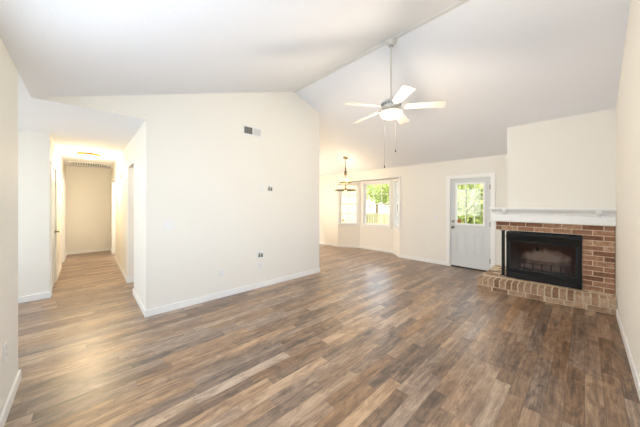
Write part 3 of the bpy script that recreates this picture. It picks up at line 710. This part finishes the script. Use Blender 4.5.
def plate(name, label, cat, loc, face, w_=.072, h_=.115, m=None):
    r = wall_thing(name, label, cat, loc, face); b = MB(); b.box(-w_ / 2, w_ / 2, -.006, 0, -h_ / 2, h_ / 2, bev=.0025); b.build('cover_plate', m or M['plastic'], r); return r
def outlet(label, loc, face, m=None):
    r = plate('wall_outlet', label, 'outlet', loc, face, m=m)
    for z in (-.021, .021):
        b = MB(); b.box(-.017, .017, -.0085, -.005, z - .014, z + .014, bev=.002); so = b.build('socket', M['plastic'], r)
        b = MB(); b.box(-.008, -.005, -.009, -.0083, z - .002, z + .007); b.box(.005, .008, -.009, -.0083, z - .002, z + .007); b.lathe([(0, 0), (.0025, 0), (.0025, .0006), (0, .0006)], seg=8, mtx=Matrix.Translation((0, -.0084, z - .008)) @ Matrix.Rotation(PI / 2, 4, 'X')); b.build('slots', M['dark'], so)
    return r
def switches(label, loc, face, n, up=True):
    w_ = .072 + .046 * (n - 1); r = plate('light_switch', label, 'light switch', loc, face, w_)
    for k in range(n):
        x = (k - (n - 1) / 2) * .046; b = MB(); b.box(x - .005, x + .005, -.016, -.005, -.004, .014, bev=.001); b.build('toggle', M['plastic'], r)
    return r
switches('white double light switch on the partition wall near the hall corner', (XA, .815, 1.145), E_, 2)
plate('blank_plate', 'pale blank wall plate left of the black cable jack', 'wall plate', (XA, 2.215, 1.70), E_, .075, .12, M['plastic'])
def jack(label, loc):
    r = plate('cable_jack', label, 'cable jack', loc, E_, .118, .125)
    b = MB()
    for x0, x1, z0, z1 in ((-.044, -.006, -.04, .012), (.006, .040, -.045, .02), (-.034, -.008, .018, .036)): b.box(x0, x1, -.009, -.005, z0, z1, bev=.001)
    b.build('jack_insert', mat('black jack', srgb(112, 120, 102), .5), r)
    b = MB(); b.lathe([(.004, 0), (.004, .012), (0, .012)], seg=10, mtx=Matrix.Translation((.0, -.006, -.03)) @ Matrix.Rotation(PI / 2, 4, 'X')); b.build('coax_connector', M['nickel'], r)
jack('upper dark cable jack plate at switch height on the partition wall', (XA, 2.375, 1.705))
jack('lower dark cable jack plate above an outlet on the partition wall', (XA, 2.187, .562))
outlet('white outlet directly below the lower cable jack', (XA, 2.187, .375), E_)
outlet('white outlet low on the partition wall, halfway to the corner', (XA, 1.52, .37), E_)
switches('white light switch left of the back door', (-2.43, YK, 1.09), 0, 1)
outlet('white outlet low on the back wall between bay and door', (-2.72, YK, .355), 0)
outlet('white outlet low on the near wall at the left picture edge', (-2.68, YL, .44), PI)

# ------------------------------------------------------------------ outdoors
b = MB(); b.box(-30, 20, YK + .3, 40, -.5, -.3); tag(b.build('lawn', M['grass']), 'grass lawn beyond the back windows', 'lawn', kind='stuff')
def tree(label, x, y, h, r, n, m, seed, group=None, low=.3):
    random.seed(seed); t = thing('leafy_tree', label, 'tree', (x, y, -.298), group=group)
    b = MB(); b.tube([(0, 0, 0), (.06, .02, h * .35), (-.05, 0, h * .7), (0, 0, h * .9)], [.13, .10, .07, .03], 10)
    for k in range(7):
        a = random.uniform(0, 2 * PI); z0 = h * random.uniform(.3, .7); b.tube([(0, 0, z0), (r * .4 * math.cos(a), r * .4 * math.sin(a), z0 + .5), (r * .8 * math.cos(a), r * .8 * math.sin(a), z0 + .9)], [.04, .03, .012], 6)
    b.build('trunk', M['bark'], t, True)
    bm = bmesh.new()
    for k in range(n):
        while True:
            v = Vector((random.uniform(-1, 1), random.uniform(-1, 1), random.uniform(-1, 1)))
            if v.length < 1: break
        v = v * (.55 + .45 * random.random()); p = Vector((v.x * r, v.y * r, h * (low + 1) / 2 + v.z * h * (1 - low) / 2))
        q_ = Matrix.Rotation(random.uniform(0, 6.3), 4, Vector((random.uniform(-1, 1), random.uniform(-1, 1), random.uniform(-1, 1))).normalized()); s = random.uniform(.05, .1)
        vs = [bm.verts.new(p + (q_ @ Vector(c_)) * s) for c_ in ((-1, 0, 0), (-.2, -.55, .08), (1, 0, 0), (-.2, .55, .08))]
        bm.faces.new(vs)
    me = bpy.data.meshes.new('foliage'); bm.to_mesh(me); bm.free(); me.materials.append(m); o = bpy.data.objects.new('foliage', me); C.objects.link(o); o.parent = t
tree('pale green leafy tree behind the back door glass', -2.6, 9.6, 3.3, 1.7, 9000, M['leaf2'], 5, low=.08)
tree('green tree filling the right side of the middle bay window', -7.2, 12.6, 3.7, 1.5, 5200, M['leaf'], 6, low=.3)
tree('green tree standing left in the middle bay window', -10.4, 15.4, 4.2, 1.7, 4200, M['leaf'], 8, low=.35)
fe = thing('timber_fence', 'pale low timber fence outside the middle bay window', 'fence', (-6.3, 10.9, -.3))
b = MB()
for k in range(26): b.box(-2.0 + k * .16, -2.0 + k * .16 + .13, 0, .02, .05, 1.25)
b.build('boards', M['fence'], fe)
b = MB(); b.box(-2.0, 2.1, .02, .06, .25, .33); b.box(-2.0, 2.1, .02, .06, .95, 1.03); b.build('rails', M['fence'], fe)
for x in (-1.9, -.6, .7, 2.0): MB().box(x - .045, x + .045, .06, .15, 0, 1.3).build('post', M['fence'], fe)
nb = thing('neighbour_house', 'cream sided neighbouring house outside the left bay window', 'house', (-7.42, 9.4, -.3), (0, 0, math.radians(37)))
b = MB(); b.box(-5.5, 0, 0, 3, 0, 3.0)
for k in range(19): b.prism([(0, k * .155), (-.02, k * .155), (0, k * .155 + .15)], 'x', -5.5, 0); b.prism([(0, k * .155), (.02, k * .155), (0, k * .155 + .15)], 'y', 0, 3)
b.build('siding', M['siding'], nb)
b = MB(); b.prism([(-.3, 2.95), (3.3, 2.95), (1.5, 4.0)], 'x', -5.8, .25); b.build('roof', mat('grey shingles', srgb(150, 146, 140), .9), nb)
